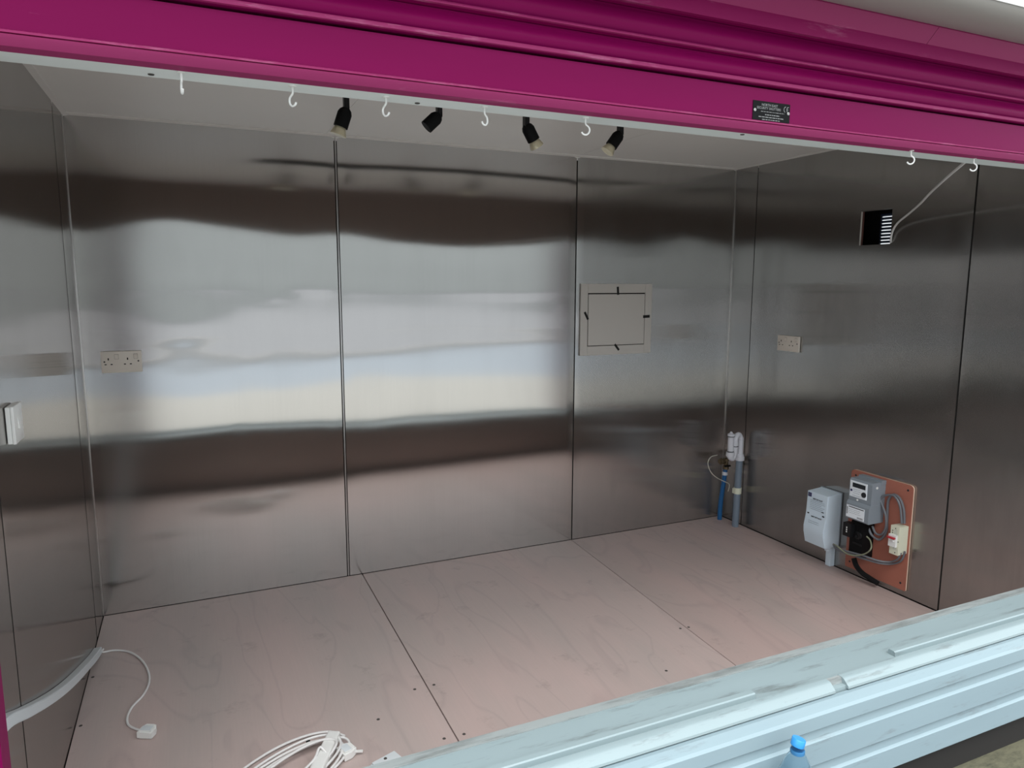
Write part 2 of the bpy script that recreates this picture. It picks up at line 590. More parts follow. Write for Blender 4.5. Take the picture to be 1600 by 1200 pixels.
# ---- ceiling
ceiling = struct(MB().box(-0.12, W + 0.2, YL - 0.05, 0.12, H + 0.006, H + 0.10).build('ceiling', M['core']))
for a, b in ((-0.003, S1 - 0.04), (S1 - 0.039, S2 - 0.001), (S2 + 0.001, W + 0.003)):
    MB().box(a, b, YL, 0.003, H, H + 0.006).build('ceiling_panel', M['ceiling'], ceiling)
t1 = struct(MB().prism([(0, H), (-0.028, H), (-0.028, H - 0.004), (-0.006, H - 0.007), (-0.003, H - 0.022), (0, H - 0.022)], 'x', 0.002, W - 0.002).build('trim_1', M['coving']))
t2 = struct(MB().prism([(0, H), (0.026, H), (0.026, H - 0.003), (0.005, H - 0.006), (0.003, H - 0.018), (0, H - 0.018)], 'y', YL, -0.03).build('trim_2', M['coving']))
t3 = struct(MB().prism([(W, H), (W - 0.022, H), (W - 0.022, H - 0.003), (W - 0.005, H - 0.006), (W - 0.003, H - 0.016), (W, H - 0.016)], 'y', YL, -0.03).build('trim_3', M['coving']))


# ---- stainless sheets
def interp(tab, x):
    if x <= tab[0][0]:
        return tab[0][1]
    for (a, fa), (b, fb) in zip(tab, tab[1:]):
        if x <= b:
            t = (x - a) / (b - a)
            t = t * t * (3 - 2 * t)
            return fa + (fb - fa) * t
    return tab[-1][1]


G_TOP = [(0, -0.004), (0.10, 0.000), (0.31, 0.013), (0.62, 0.004), (0.86, -0.003), (1.0, 0.002), (1.03, 0.003), (1.25, -0.006), (1.59, -0.011),
         (1.95, -0.006), (2.19, 0.000), (2.25, 0.000), (2.6, -0.005), (2.92, 0.008), (3.2, -0.004)]
G_LOW = [(0, 0.002), (0.3, 0.003), (0.56, 0.009), (0.85, 0.006), (1.0, 0.004), (1.06, -0.003), (1.3, -0.001), (1.59, -0.005), (2.19, -0.009), (2.63, -0.006), (3.2, -0.003)]
DENTS = [(0.74, 1.315, 0.0004, 0.05, 0.014), (0.82, 1.335, -0.0003, 0.04, 0.012), (0.57, 0.737, -0.00035, 0.012, 0.007), (2.14, 1.27, 0.0004, 0.04, 0.03)]


G_MID = [(0, -0.008), (0.2, -0.002), (0.38, 0.014), (0.55, 0.004), (0.62, -0.005), (0.75, 0.003), (1.0, -0.002), (1.05, -0.006), (1.6, 0.002), (2.2, 0.008), (2.6, -0.004), (3.2, 0.004)]
G_UP = [(0, -0.012), (0.25, 0.006), (0.5, 0.006), (0.72, -0.007), (0.9, 0.006), (1.0, 0.008), (1.03, 0.0), (1.3, -0.006), (1.8, 0.0), (2.2, 0.003), (2.7, 0.008), (3.2, -0.006)]


def wave_back(x, z):
    def w(z0, L, s):
        return L * math.sin((z - z0) / L) * math.exp(-((z - z0) / s) ** 2)
    gt_ = sum(interp(G_TOP, x + k * 0.05) for k in (-2, -1, 0, 1, 2)) / 5
    gl_ = sum(interp(G_LOW, x + k * 0.05) for k in (-2, -1, 0, 1, 2)) / 5
    d = 1.7 * gt_ * w(1.58, 0.16, 0.28) + 1.2 * gl_ * w(0.72, 0.16, 0.26)
    d += interp(G_MID, x) * w(1.10, 0.08, 0.13) + interp(G_UP, x) * w(1.33, 0.08, 0.11)
    d += 0.00075 * noise.noise((x * 0.9 + 3.1, z * 4.2, 1.7))
    d += 0.0011 * noise.noise((x * 0.7 - 1.1, z * 2.2, 6.3))
    d += 0.00022 * noise.noise((x * 2.6, z * 9.0, 4.4)) * math.exp(-((z - 1.22) / 0.25) ** 2)
    zr = 1.345 + 0.014 * math.sin(2.3 * x + 0.4) + 0.01 * noise.noise((x * 2.1, 3.3, 0.2))
    d += 0.00055 * math.exp(-((z - zr) / 0.032) ** 2)
    zr = 1.115 + 0.022 * math.sin(1.9 * x - 0.9) + 0.02 * noise.noise((x * 2.9, 8.3, 0.2))
    d -= 0.00040 * math.exp(-((z - zr) / 0.030) ** 2)
    for x0, z0, a, sx, sz in DENTS:
        d += a * math.exp(-((x - x0) / sx) ** 2 - ((z - z0) / sz) ** 2)
    return d


def wave_side(u, z):
    return (0.0016 * noise.noise((u * 1.1 + 9.1, z * 1.7, 2.2)) + 0.0007 * noise.noise((u * 1.3 + 2.0, z * 4.0, 7.2)))


def steel_panel(parent, mat, to3, u0, u1, z0, z1, wave, hole=None, step=0.022, lip=0.0016):
    """a sheet with its own edges and oil-canning; to3(u, z, d) puts it in the room, d = distance proud of the wall"""
    def grid(a, b, extra):
        n = max(2, int((b - a) / step))
        v = [a + (b - a) * i / n for i in range(n + 1)]
        for e in extra:
            k = min(range(len(v)), key=lambda i: abs(v[i] - e))
            v[k] = e
        v[0], v[-1] = a, b
        return v
    us = grid(u0, u1, (hole[0], hole[1]) if hole else ())
    zs = grid(z0, z1, (hole[2], hole[3]) if hole else ())
    bm = bmesh.new()
    uvl = bm.loops.layers.uv.new('sheet')
    vv = {}
    for i, u in enumerate(us):
        for j, z in enumerate(zs):
            e = min(u - u0, u1 - u, z - z0 + 0.02, z1 - z + 0.02)
            f = min(1.0, max(0.0, e / 0.03))
            vv[i, j] = bm.verts.new(to3(u, z, 0.006 + wave(u, z) * (0.35 + 0.65 * f) - (0.0012 * (1 - f) ** 3)))
    quads = []
    for i in range(len(us) - 1):
        for j in range(len(zs) - 1):
            if hole and hole[0] - 1e-6 <= us[i] and us[i + 1] <= hole[1] + 1e-6 and hole[2] - 1e-6 <= zs[j] and zs[j + 1] <= hole[3] + 1e-6:
                continue
            f = bm.faces.new((vv[i, j], vv[i + 1, j], vv[i + 1, j + 1], vv[i, j + 1]))
            f.smooth = True
            for lp, (a, b) in zip(f.loops, ((i, j), (i + 1, j), (i + 1, j + 1), (i, j + 1))):
                lp[uvl].uv = (us[a], zs[b])
            quads.append(f)
    used = {v for f in quads for v in f.verts}
    inv = {v: k for k, v in vv.items()}
    bnd = [e for e in bm.edges if e.is_boundary]
    back = {}
    for e in bnd:
        for v in e.verts:
            if v not in back:
                i, j = inv[v]
                back[v] = bm.verts.new(to3(us[i], zs[j], 0.0015))
    for e in bnd:
        a, b = e.verts
        f = bm.faces.new((a, b, back[b], back[a]))
        for lp in f.loops:
            lp[uvl].uv = (lp.vert.co.x + lp.vert.co.y, lp.vert.co.z)
    for v in [v for v in vv.values() if v not in used]:
        bm.verts.remove(v)
    bm.normal_update()
    test = to3(u0, z0, 1) - to3(u0, z0, 0)
    if quads[0].normal.dot(test) < 0:
        bmesh.ops.reverse_faces(bm, faces=bm.faces)
    for f in quads:
        f.smooth = True
    for e in bnd:
        e.smooth = False
    me = bpy.data.meshes.new('steel_panel')
    bm.to_mesh(me)
    bm.free()
    me.materials.append(mat)
    o = bpy.data.objects.new('steel_panel', me)
    COL.objects.link(o)
    o.parent = parent
    return o


def strip_uv(o):
    me = o.data
    uv = me.uv_layers.new(name='sheet')
    for lp in me.loops:
        c = me.vertices[lp.vertex_index].co
        uv.data[lp.index].uv = (c.x + c.y, c.z)
    return o


Tb = lambda u, z, d: Vector((u, -d, z))
Tl = lambda u, z, d: Vector((d, u, z))
Tr = lambda u, z, d: Vector((W - d, u, z))

wall_back = struct(MB().box(-0.12, W + 0.12, 0.0, 0.10, -0.12, H + 0.1).build('wall_back', M['dark']))
steel_panel(wall_back, M['steel'], Tb, 0.007, S1 - 0.006, 0.003, H - 0.001, wave_back)
steel_panel(wall_back, M['steel'], Tb, S1 + 0.008, S2 - 0.003, 0.003, H - 0.001, wave_back)
steel_panel(wall_back, M['steel_end'], Tb, S2 + 0.004, W - 0.007, 0.003, H - 0.001, wave_back)
strip_uv(MB().box(S1 - 0.002, S1 + 0.004, -0.0075, 0.0, 0.002, H - 0.001, 0.0012).build('joint_strip', M['steel_strip'], wall_back))

wall_left = struct(MB().box(-0.12, 0.0, YL - 0.04, 0.0, -0.12, H + 0.1).build('wall_left', M['dark']))
steel_panel(wall_left, M['steel'], Tl, -0.210, -0.007, 0.003, H - 0.001, wave_side)
steel_panel(wall_left, M['steel'], Tl, -1.403, -0.220, 0.003, H - 0.001, wave_side)
steel_panel(wall_left, M['steel'], Tl, YL + 0.002, -1.411, 0.003, H - 0.001, wave_side)
strip_uv(MB().box(0.001, 0.009, -0.009, -0.001, 0.002, H - 0.001, 0.001).build('corner_strip', M['steel_strip'], wall_left))

HOLE = (-1.010, -0.850, 1.545, 1.696)
CAV = (-1.08, -0.70, 1.46, 1.80)           # cavity behind the lining
bm = MB()
for (h0, h1, z0_, z1_), xa, xb in ((HOLE, W, W + 0.012), (CAV, W + 0.012, W + 0.16)):
    bm.box(xa, xb, YL - 0.04, h0, -0.12, H + 0.1)
    bm.box(xa, xb, h1, 0.0, -0.12, H + 0.1)
    bm.box(xa, xb, h0, h1, -0.12, z0_)
    bm.box(xa, xb, h0, h1, z1_, H + 0.1)
wall_right = struct(bm.build('wall_right', M['dark']))
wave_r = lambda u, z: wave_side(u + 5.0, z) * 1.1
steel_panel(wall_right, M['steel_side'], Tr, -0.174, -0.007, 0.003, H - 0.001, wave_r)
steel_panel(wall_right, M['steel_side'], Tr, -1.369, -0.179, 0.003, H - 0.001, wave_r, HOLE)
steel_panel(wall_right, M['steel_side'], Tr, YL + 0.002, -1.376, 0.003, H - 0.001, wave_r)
strip_uv(MB().box(W - 0.009, W - 0.001, -0.009, -0.001, 0.002, H - 0.001, 0.001).build('corner_strip', M['steel_strip'], wall_right))
# raw cut edges of the vent hole
MB().box(W + 0.001, W + 0.012, HOLE[1] - 0.003, HOLE[1], HOLE[2], HOLE[3]).build('hole_edge', M['wood'], wall_right)
MB().box(W - 0.0065, W + 0.001, HOLE[1] - 0.002, HOLE[1], HOLE[2], HOLE[3]).build('hole_rim', M['hatch'], wall_right)

# ---- low front wall with painted sill and cladding
XA, XB = -0.40, 4.6
wall_front = struct(MB().box(XA, XB, -2.03, YS, -0.12, ZS - 0.025).build('wall_front', M['dark']))
steel_panel(wall_front, M['steel_dull'], lambda u, z, d: Vector((u, YS + d, z)), 0.004, W - 0.004, 0.003, ZS - 0.028, wave_side, step=0.05)
MB().prism([(YS + 0.006, ZS - 0.026), (YS + 0.006, ZS - 0.004), (YS + 0.002, ZS), (-1.866, ZS), (-1.866, ZS - 0.026)], 'x', XA, XB).build('sill_edging', M['sill_edge'], wall_front)
MB().box(XA, XB, -2.026, -1.8662, ZS - 0.026, ZS - 0.0015, 0.001).build('sill_board', M['sill'], wall_front)
p1 = at(1173, 1079, 2, ZS + 0.01).x
p2 = at(1385, 1013, 2, ZS + 0.01).x
beadprof = [(-1.955, ZS - 0.0015), (-1.957, ZS + 0.010), (-1.960, ZS + 0.0125), (-1.974, ZS + 0.0125), (-1.977, ZS + 0.010), (-1.979, ZS - 0.0015)]
MB().prism(beadprof, 'x', XA, p1).build('sill_bead', M['sill'], wall_front, True)
MB().prism(beadprof, 'x', p2, XB).build('sill_bead', M['sill'], wall_front, True)
n1 = at(1300, 1062, 1, -2.02).x
n2 = at(1320, 1056, 1, -2.02).x
bead2 = [(-1.996, ZS - 0.0015), (-1.997, ZS + 0.011), (-2.000, ZS + 0.0135), (-2.013, ZS + 0.0130), (-2.018, ZS + 0.0110), (-2.033, ZS - 0.002), (-2.034, ZS - 0.008), (-2.026, ZS - 0.008), (-2.026, ZS - 0.0015)]
low2 = [(-1.996, ZS - 0.0015), (-1.997, ZS + 0.010), (-2.000, ZS + 0.0125), (-2.010, ZS + 0.012), (-2.013, ZS - 0.0015)]
MB().prism(bead2, 'x', XA, n1).build('sill_nosing', M['sill'], wall_front, True)
MB().prism(bead2, 'x', n2, XB).build('sill_nosing', M['sill'], wall_front, True)
MB().prism(low2, 'x', n1, n2).build('sill_nosing', M['sill_edge'], wall_front, True)
for zt, zb in ((0.3325, 0.264), (0.262, 0.166), (0.164, 0.072)):
    yt = -2.0335 if zt > 0.3 else -2.039
    pr = [(-2.030, zt), (yt, zt), (yt - 0.0005, zt - 0.006), (-2.043, zt - 0.026), (-2.050, zt - 0.031), (-2.051, zb + 0.003), (-2.049, zb), (-2.030, zb)]
    MB().prism(pr, 'x', XA, XB).build('cladding_board', M['clad'], wall_front)

# ---- lintel: white frame member above the opening
lintel = struct(MB().box(XA, XB, -1.968, YL, ZL + 0.004, H + 0.1).build('lintel', M['lintel']))
MB().box(XA, XB, -1.970, YL - 0.0, ZL, ZL + 0.004, 0.0008).build('soffit_strip', M['soffit'], lintel)
for px, py in ((236, 116), (652, 161), (1160, 210), (1583, 252)):
    p = at(px, py, 2, ZL)
    MB().lathe([(0.005, 0), (0.0045, -0.0012), (0.0015, -0.0006)], 12, (p.x, p.y, ZL)).build('screw', M['gap'], lintel)
# jambs (end posts) that close the front corners
for x0, x1, nm in ((-0.40, 0.0, 'wall_front_end'), (W, W + 0.5, 'wall_front_end')):
    o = struct(MB().box(x0, x1, -1.965, YL - 0.002, -0.12, H + 0.1).build(nm, M['core']))

# ================================================================== ROLLER SHUTTER
sh = empty('roller_shutter', (1.6, -1.985, ZL))
tag(sh, 'magenta roller shutter rolled up above the opening', 'roller shutter')


def loc(o, base):
    """parts are modelled in room coordinates; hang them under an empty at base"""
    o.matrix_parent_inverse = Matrix.Translation(-Vector(base))
    return o


SB = (1.6, -1.985, ZL)
bar = loc(MB().prism([(-1.972, ZL + 0.016), (-1.992, ZL + 0.016), (-1.996, ZL + 0.018), (-1.996, ZL + 0.088), (-1.990, ZL + 0.090), (-1.972, ZL + 0.090)], 'x', XA + 0.02, XB - 0.02).build('bottom_bar', M['magenta'], sh), SB)
loc(MB().prism([(-1.973, ZL - 0.002), (-1.993, ZL + 0.001), (-2.001, ZL + 0.010), (-2.003, ZL + 0.0145), (-1.999, ZL + 0.016), (-1.973, ZL + 0.0155)], 'x', XA + 0.02, XB - 0.02).build('bottom_lip', M['magenta_lit'], sh, True), SB)
loc(MB().prism([(-1.9965, ZL + 0.0165), (-2.0005, ZL + 0.0175), (-2.0005, ZL + 0.0205), (-1.9965, ZL + 0.0225)], 'x', XA + 0.02, XB - 0.02).build('worn_edge', M['magenta_scraped'], sh), SB)


def slat(z0, hgt, nm):
    prof = []
    for i in range(11):
        t = i / 10
        z = z0 + t * hgt
        y = -1.993 - 0.013 * math.sin(math.pi * min(1, (0.1 + t) / 1.0)) ** 1.2 if t < 0.9 else -1.992
        prof.append((y, z))
    hook = [(-1.984, z0 + hgt + 0.002), (-1.975, z0 + hgt), (-1.975, z0 - 0.006), (-1.998, z0 - 0.007), (-2.004, z0 - 0.004), (-2.004, z0 + 0.0015)]
    return loc(MB().prism(prof + hook, 'x', XA + 0.02, XB - 0.02).build(nm, M['magenta'], sh, True, 50), SB)


for zr, hh in ((ZL + 0.0935, 0.0085), (ZL + 0.1460, 0.0055), (ZL + 0.2060, 0.005)):
    loc(MB().prism([(-2.0042, zr), (-2.0085, zr + 0.001), (-2.0092, zr + hh * 0.5), (-2.0075, zr + hh), (-2.0042, zr + hh)], 'x', XA + 0.02, XB - 0.02).build('slat_rib', M['magenta_scraped'], sh, True), SB)
slat(ZL + 0.101, 0.043, 'slat')
slat(ZL + 0.152, 0.052, 'slat')
slat(ZL + 0.212, 0.060, 'slat')
for x0, x1 in ((-0.03, 0.101), (W - 0.101, W + 0.03)):
    loc(MB().prism([(x0, -1.935), (x1 - 0.010, -1.935), (x1, -1.940), (x1, -1.985), (x1 - 0.006, -1.992), (x0, -1.992)], 'z', ZS + 0.016, ZL - 0.004).build('guide_rail', M['magenta'], sh), SB)

# maker's plate riveted to the bottom bar
pc = Vector((1.580, -1.9965, ZL + 0.0425 - 0.0))
PA, PB = at(1177, 156, 1, -1.997), at(1233, 193, 1, -1.997)
pw, ph = (PB.x - PA.x), (PA.z - PB.z)
plate = MB().box(-pw / 2, pw / 2, -0.0008, 0.0006, -ph / 2, ph / 2).build('maker_plate', M['black'], bar)
plate.matrix_parent_inverse = Matrix.Translation(Vector((0, 0, 0)))
plate['label'] = 'black printed maker plate'
plate.location = ((PA.x + PB.x) / 2, -1.9966, (PA.z + PB.z) / 2)
# printed legend (one mesh per line, joined with the plate as its surface print)


def join(objs, name, mat=None):
    bm2 = bmesh.new()
    for o in objs:
        me = o.data.copy()
        me.transform(o.matrix_basis)
        bm2.from_mesh(me)
    mats = objs[0].data.materials[0]
    me = bpy.data.meshes.new(name)
    bm2.to_mesh(me)
    bm2.free()
    me.materials.append(mat or mats)
    par = objs[0].parent
    for o in objs:
        bpy.data.objects.remove(o)
    o = bpy.data.objects.new(name, me)
    COL.objects.link(o)
    o.parent = par
    return o


PX, PZ = plate.location.x, plate.location.z
yy = -1.9966 - 0.0010
ls = [text('legend', 'NORTH EAST', 0.0075, (PX - 0.006, yy, PZ + ph * 0.31), M['inkwhite'], sh),
      text('legend', 'SECURITY SHUTTERS', 0.0072, (PX - 0.008, yy, PZ + ph * 0.14), M['inkwhite'], sh)]
lm = MB()
print_lines(lm, -0.030, 0.040, (-0.002,), 0, 0.0011, 3)
print_lines(lm, -0.018, 0.026, (-0.0085,), 0, 0.0018, 4)
print_lines(lm, -0.036, 0.048, (-0.0135,), 0, 0.0016, 5)
print_lines(lm, -0.026, 0.036, (-0.0185,), 0, 0.0015, 6)
for cx, full in ((pw / 2 - 0.0145, 0), (pw / 2 - 0.0065, 1)):           # CE mark
    for k in range(9):
        a = math.radians(95 + k * 19)
        lm.box(cx + 0.0048 * math.cos(a) + 0.001, cx + 0.0048 * math.cos(a) + 0.0024, -0.0002, 0, ph * 0.20 + 0.0055 * math.sin(a) - 0.0008, ph * 0.20 + 0.0055 * math.sin(a) + 0.0008)
    if full:
        lm.box(cx - 0.003, cx + 0.001, -0.0002, 0, ph * 0.20 - 0.0007, ph * 0.20 + 0.0007)
lo = lm.build('legend', M['inkwhite'], sh)
lo.location = (PX, yy, PZ)
leg = join(ls + [lo], 'printed_legend')
leg.parent = bar
leg.matrix_parent_inverse = Matrix.Translation(Vector((0, 0, 0)))
for sx in (-1, 1):
    rv = MB().lathe([(0.0035, 0), (0.0032, 0.0014), (0.0015, 0.0018), (0.0013, 0.0008)], 14, (0, 0, 0), Matrix.Rotation(math.pi / 2, 3, 'X')).build('rivet', M['chrome'], bar, True)
    rv.location = (PX + sx * (pw / 2 - 0.005), -1.9972, PZ)

# hood of the shutter box and gutter above
hd = tag(empty('shutter_hood', (1.6, -2.03, 1.915)), 'scuffed magenta hood of the shutter box under the grey gutter', 'shutter box')
HB = (1.6, -2.03, 1.915)
loc(MB().prism([(-2.010, 1.902), (-2.020, 1.902), (-2.0215, 1.931), (-2.012, 1.936)], 'x', XA, XB).build('hood_lip', M['magenta_worn'], hd), HB)
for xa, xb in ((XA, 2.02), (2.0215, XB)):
    loc(MB().prism([(-2.0216, 1.931), (-2.050, 1.960), (-2.050, 1.999), (-2.012, 1.999), (-2.012, 1.936)], 'x', xa, xb).build('hood_panel', M['magenta_lit'], hd), HB)

gt = tag(empty('gutter', (1.6, -2.12, 1.943)), 'grey rounded gutter running above the magenta shutter hood', 'gutter')
GB = (1.6, -2.12, 1.943)
gp = []
for i in range(17):
    a = math.pi * (1.0 + i / 16)
    gp.append((-2.120 + 0.068 * math.cos(a), 1.973 + 0.030 * math.sin(a)))
gp += [(-2.052, 1.985), (-2.188, 1.985)]
loc(MB().prism(gp, 'x', XA, XB).build('gutter_trough', M['gutter'], gt, True, 40), GB)
loc(MB().prism([(-2.1885, 1.969), (-2.1905, 1.969), (-2.193, 1.984), (-2.190, 1.988), (-2.1885, 1.985)], 'x', XA, XB).build('gutter_rim', M['white'], gt), GB)
fb = MB().box(XA, XB, -2.0505, -2.012, 2.0, 2.20).build('fascia_board', M['peach'])
tag(fb, 'peach coloured fascia board just above the grey gutter', 'board')
# roof over everything
struct(MB().box(XA, W + 0.6, -2.06, 0.2, 2.20, 2.26).build('roof', M['core']))

# ================================================================== SPOTLIGHTS
LY = -0.78
lb = empty('spotlight_bar', (1.44, LY, H))
tag(lb, 'four-way black spotlight bar fixed to the white ceiling', 'spotlight')
LB = (1.44, LY, H)
loc(MB().box(0.76, 3.05, LY - 0.02, LY + 0.02, H - 0.016, H, 0.003).build('bar', M['black'], lb), LB)
spots = [((541, 170), (535, 190), True), ((686, 180), (665, 200), False), ((822, 195), (838, 224), True), ((969, 208), (951, 236), True)]
for (a, b, lamp) in spots:
    pa, pb = at(a[0], a[1], 1, LY), at(b[0], b[1], 1, LY)
    loc(MB().box(pa.x - 0.0075, pa.x + 0.0075, LY - 0.012, LY - 0.009, pa.z - 0.008, H - 0.010).box(pa.x - 0.0075, pa.x + 0.0075, LY + 0.009, LY + 0.012, pa.z - 0.008, H - 0.010)
        .box(pa.x - 0.0085, pa.x - 0.006, LY - 0.012, LY + 0.012, pa.z - 0.006, H - 0.010).box(pa.x + 0.006, pa.x + 0.0085, LY - 0.012, LY + 0.012, pa.z - 0.006, H - 0.010).build('bracket', M['blackgloss'], lb), LB)
    d = (pb - pa).normalized()
    d = (d + Vector((0, 0.10, 0))).normalized()
    q = Vector((0, 0, 1)).rotation_difference(d).to_matrix()
    r = 0.0235
    prof = [(0.004, -0.004), (0.012, -0.002), (0.019, 0.005), (r, 0.016), (r, 0.062), (r - 0.003, 0.062)]
    h = loc(MB().lathe(prof, 24, pa, q).build('lamp_holder', M['black'], lb, True), LB)
    if lamp:
        bl = MB().lathe([(0.015, 0.058), (0.0185, 0.063), (0.0225, 0.074), (0.0265, 0.085), (0.0265, 0.089), (0.0235, 0.0895), (0.010, 0.088)], 24, pa, q).build('bulb', M['bulb'], h, True)

# ================================================================== CUP HOOKS
hooks = [((283, 112), 96, 'white cup hook nearest the left end of the lintel, seen edge-on'),
         ((457, 134), 122, 'white cup hook left of the leftmost spotlight'),
         ((603, 151), 118, 'white cup hook between the two left spotlights'),
         ((757, 167), 30, 'white cup hook between the two middle spotlights'),
         ((915, 184), -10, 'white cup hook between the two right spotlights'),
         ((1424, 235), -30, 'white cup hook right of the maker plate, left of the hanging cable'),
         ((1522, 247), -30, 'white cup hook beside the top of the hanging white cable')]
for (px, py), rot, lab in hooks:
    p = at(px, py, 2, ZL)
    hk = tag(empty('cup_hook', p, math.radians(rot)), lab, 'hook', 'white cup hooks under the lintel')
    MB().lathe([(0.0065, 0.0), (0.0062, -0.0015), (0.003, -0.0025)], 14).build('base_disc', M['white'], hk, True)
    pts = [(0, 0, -0.001), (0, 0, -0.010), (0.0015, 0, -0.0135)]
    for k in range(9):
        a = math.radians(62 - k * 27)
        pts.append((0.0088 * math.cos(a), 0, -0.0235 + 0.0092 * math.sin(a)))
    MB().tube(pts, 0.0018, 8, 4).build('hook_wire', M['white'], hk, True)


# ================================================================== SOCKETS
def double_socket(loc3, rz, w, h, label, mat, upside=False):
    s = tag(empty('double_socket', loc3, rz), label, 'socket', 'double wall sockets')
    MB().box(-w / 2, w / 2, -0.011, 0, -h / 2, h / 2, 0.003).build('face_plate', mat, s, True)
    for sx in (-1, 1):
        cx = sx * w * 0.235 - 0.012
        for dx, dz, a, b in ((0, 0.012, 0.0022, 0.0045), (-0.0105, -0.009, 0.0036, 0.002), (0.0105, -0.009, 0.0036, 0.002)):
            MB().box(cx + dx - a, cx + dx + a, -0.0114, -0.010, dz - b, dz + b).build('pin_slot', M['slot'], s)
        MB().box(cx + 0.0222, cx + 0.0368, -0.0113, -0.010, 0.0112, 0.0312).build('switch_recess_shade', M['recess_shade'], s)
        MB().prism([(-0.0105, 0.0), (-0.0125, 0.0), (-0.0150, 0.018), (-0.0105, 0.018)], 'x', cx + 0.023, cx + 0.036).build('rocker_switch', mat, s).location = (0, 0, 0.012)
        MB().lathe([(0.0035, 0), (0.003, 0.0008)], 12, (sx * (w / 2 - 0.012), -0.0108, -0.002 + 0.004), Matrix.Rotation(math.pi / 2, 3, 'X')).build('screw', M['gap'], s)
    return s


double_socket(Vector((0.1430, -0.0075, 1.055)), 0, 0.144, 0.086, 'beige double socket on the back wall near the left corner', M['offwhite'])
double_socket(Vector((W - 0.0075, -0.467, 1.064)), RIGHT, 0.146, 0.080, 'pale double socket on the right wall above the meters', M['offwhite'])
sw = tag(empty('switch_box', (0.0075, -1.262, 1.045), LEFT), 'white surface-mounted switch box on the left wall', 'switch')
MB().box(-0.043, 0.043, -0.010, 0, -0.043, 0.043, 0.002).build('back_box', M['white'], sw)
MB().box(-0.044, 0.044, -0.017, -0.010, -0.044, 0.044, 0.002).build('face_plate', M['white'], sw, True)
MB().prism([(-0.016, -0.012), (-0.020, -0.012), (-0.0175, 0.012), (-0.016, 0.012)], 'x', -0.010, 0.010).build('rocker_switch', M['white'], sw)

# ================================================================== ACCESS HATCH
hx0, hx1, hz0, hz1 = 2.238, 2.675, 0.995, 1.367
ha = tag(empty('access_hatch', ((hx0 + hx1) / 2, -0.0085, (hz0 + hz1) / 2)), 'square white access hatch with black tape marks on the back wall', 'hatch')
HW, HH = (hx1 - hx0) / 2, (hz1 - hz0) / 2
iw, ih = 0.174, 0.1355
fr = MB()
fr.box(-HW, -iw - 0.0025, -0.010, 0, -HH, HH, 0.002)
fr.box(iw + 0.0025, HW, -0.010, 0, -HH, HH, 0.002)
fr.box(-iw - 0.0025, iw + 0.0025, -0.010, 0, ih + 0.0025, HH, 0.002)
fr.box(-iw - 0.0025, iw + 0.0025, -0.010, 0, -HH, -ih - 0.0025, 0.002)
fr.build('frame', M['hatch'], ha)
MB().box(-iw - 0.004, iw + 0.004, -0.004, -0.001, -ih - 0.004, ih + 0.004).build('gap_backing', M['slot'], ha)
MB().box(-iw + 0.0015, iw - 0.0008, -0.0095, -0.002, -ih + 0.001, ih - 0.0035, 0.001).build('hatch_door', M['hatch'], ha)
for (cx, cz, ln, wd, ang) in ((0.003, ih + 0.014, 0.042, 0.013, 95), (iw + 0.012, 0.012, 0.042, 0.015, 2), (0.004, -ih - 0.012, 0.042, 0.012, -50), (-iw - 0.011, 0.022, 0.044, 0.012, -62)):
    tp = MB().box(-ln / 2, ln / 2, -0.0007, 0, -wd / 2, wd / 2).build('tape', M['tape'], ha)
    tp.location = (cx, -0.0101, cz)
    tp.rotation_euler = (0, -math.radians(ang), 0)

# ================================================================== VENT
XV = W + 0.161
vt, vb = at(1385, 334, 0, XV + 0.005).z, at(1385, 381, 0, XV + 0.005).z
vp = (vt - vb) / 9.0
vy = at(1375, 355, 0, XV).y
vg = tag(empty('louvre_vent', (XV, vy - 0.10, vt), RIGHT), 'louvred vent grille letting daylight in through the square hole in the right wall', 'vent')
fr = MB()
fr.box(-0.30, -0.10, 0, 0.012, -0.36, 0.16).box(0.10, 0.24, 0, 0.012, -0.36, 0.16).box(-0.10, 0.10, 0, 0.012, 0.0, 0.16).box(-0.10, 0.10, 0, 0.012, -0.36, -0.22)
fr.build('frame', M['slot'], vg)
for k in range(int(0.22 / vp) + 1):
    z = -k * vp
    MB().prism([(0.0, z), (0.0, z - vp * 0.60), (0.010, z - vp * 0.60 - 0.004), (0.010, z - 0.004)], 'x', -0.101, 0.101).build('louvre_slat', M['louvre'], vg)

# ================================================================== METER BOARD AND GEAR
BF = W - 0.0075 - 0.010      # front of the backboard
by0, by1, bz0, bz1 = -0.907, -1.226, 0.030, 0.508
mbd = tag(empty('meter_backboard', (W - 0.0075, (by0 + by1) / 2, bz0), RIGHT), 'reddish brown wooden backboard with rounded corners low on the right wall', 'board')
bw, bh = abs(by1 - by0) / 2, bz1 - bz0
rc = 0.018
outl = []
for cx, cz, a0 in ((bw - rc, bh - rc, 0), (-bw + rc, bh - rc, 90), (-bw + 0.004, 0.004, 180), (bw - 0.004, 0.004, 270)):
    r_ = rc if cz > 0.1 else 0.004
    for k in range(5):
        a = math.radians(a0 + k * 22.5)
        outl.append((cx + r_ * math.cos(a), cz + r_ * math.sin(a)))
MB().prism(outl, 'y', -0.0099, -0.0075).build('front_face', M['board'], mbd)
MB().prism(outl, 'y', -0.0075, 0.0).build('edge', M['boardedge'], mbd)
for sx, z in ((-1, bh - 0.025), (1, bh - 0.025), (1, 0.03), (-1, 0.03)):
    MB().lathe([(0.005, 0), (0.0045, 0.001), (0.002, 0.0006)], 12, (sx * (bw - 0.025), -0.0099, z), Matrix.Rotation(math.pi / 2, 3, 'X')).build('screw', M['ink'], mbd)


def wallbase(y, z):
    return Vector((BF, y, z))


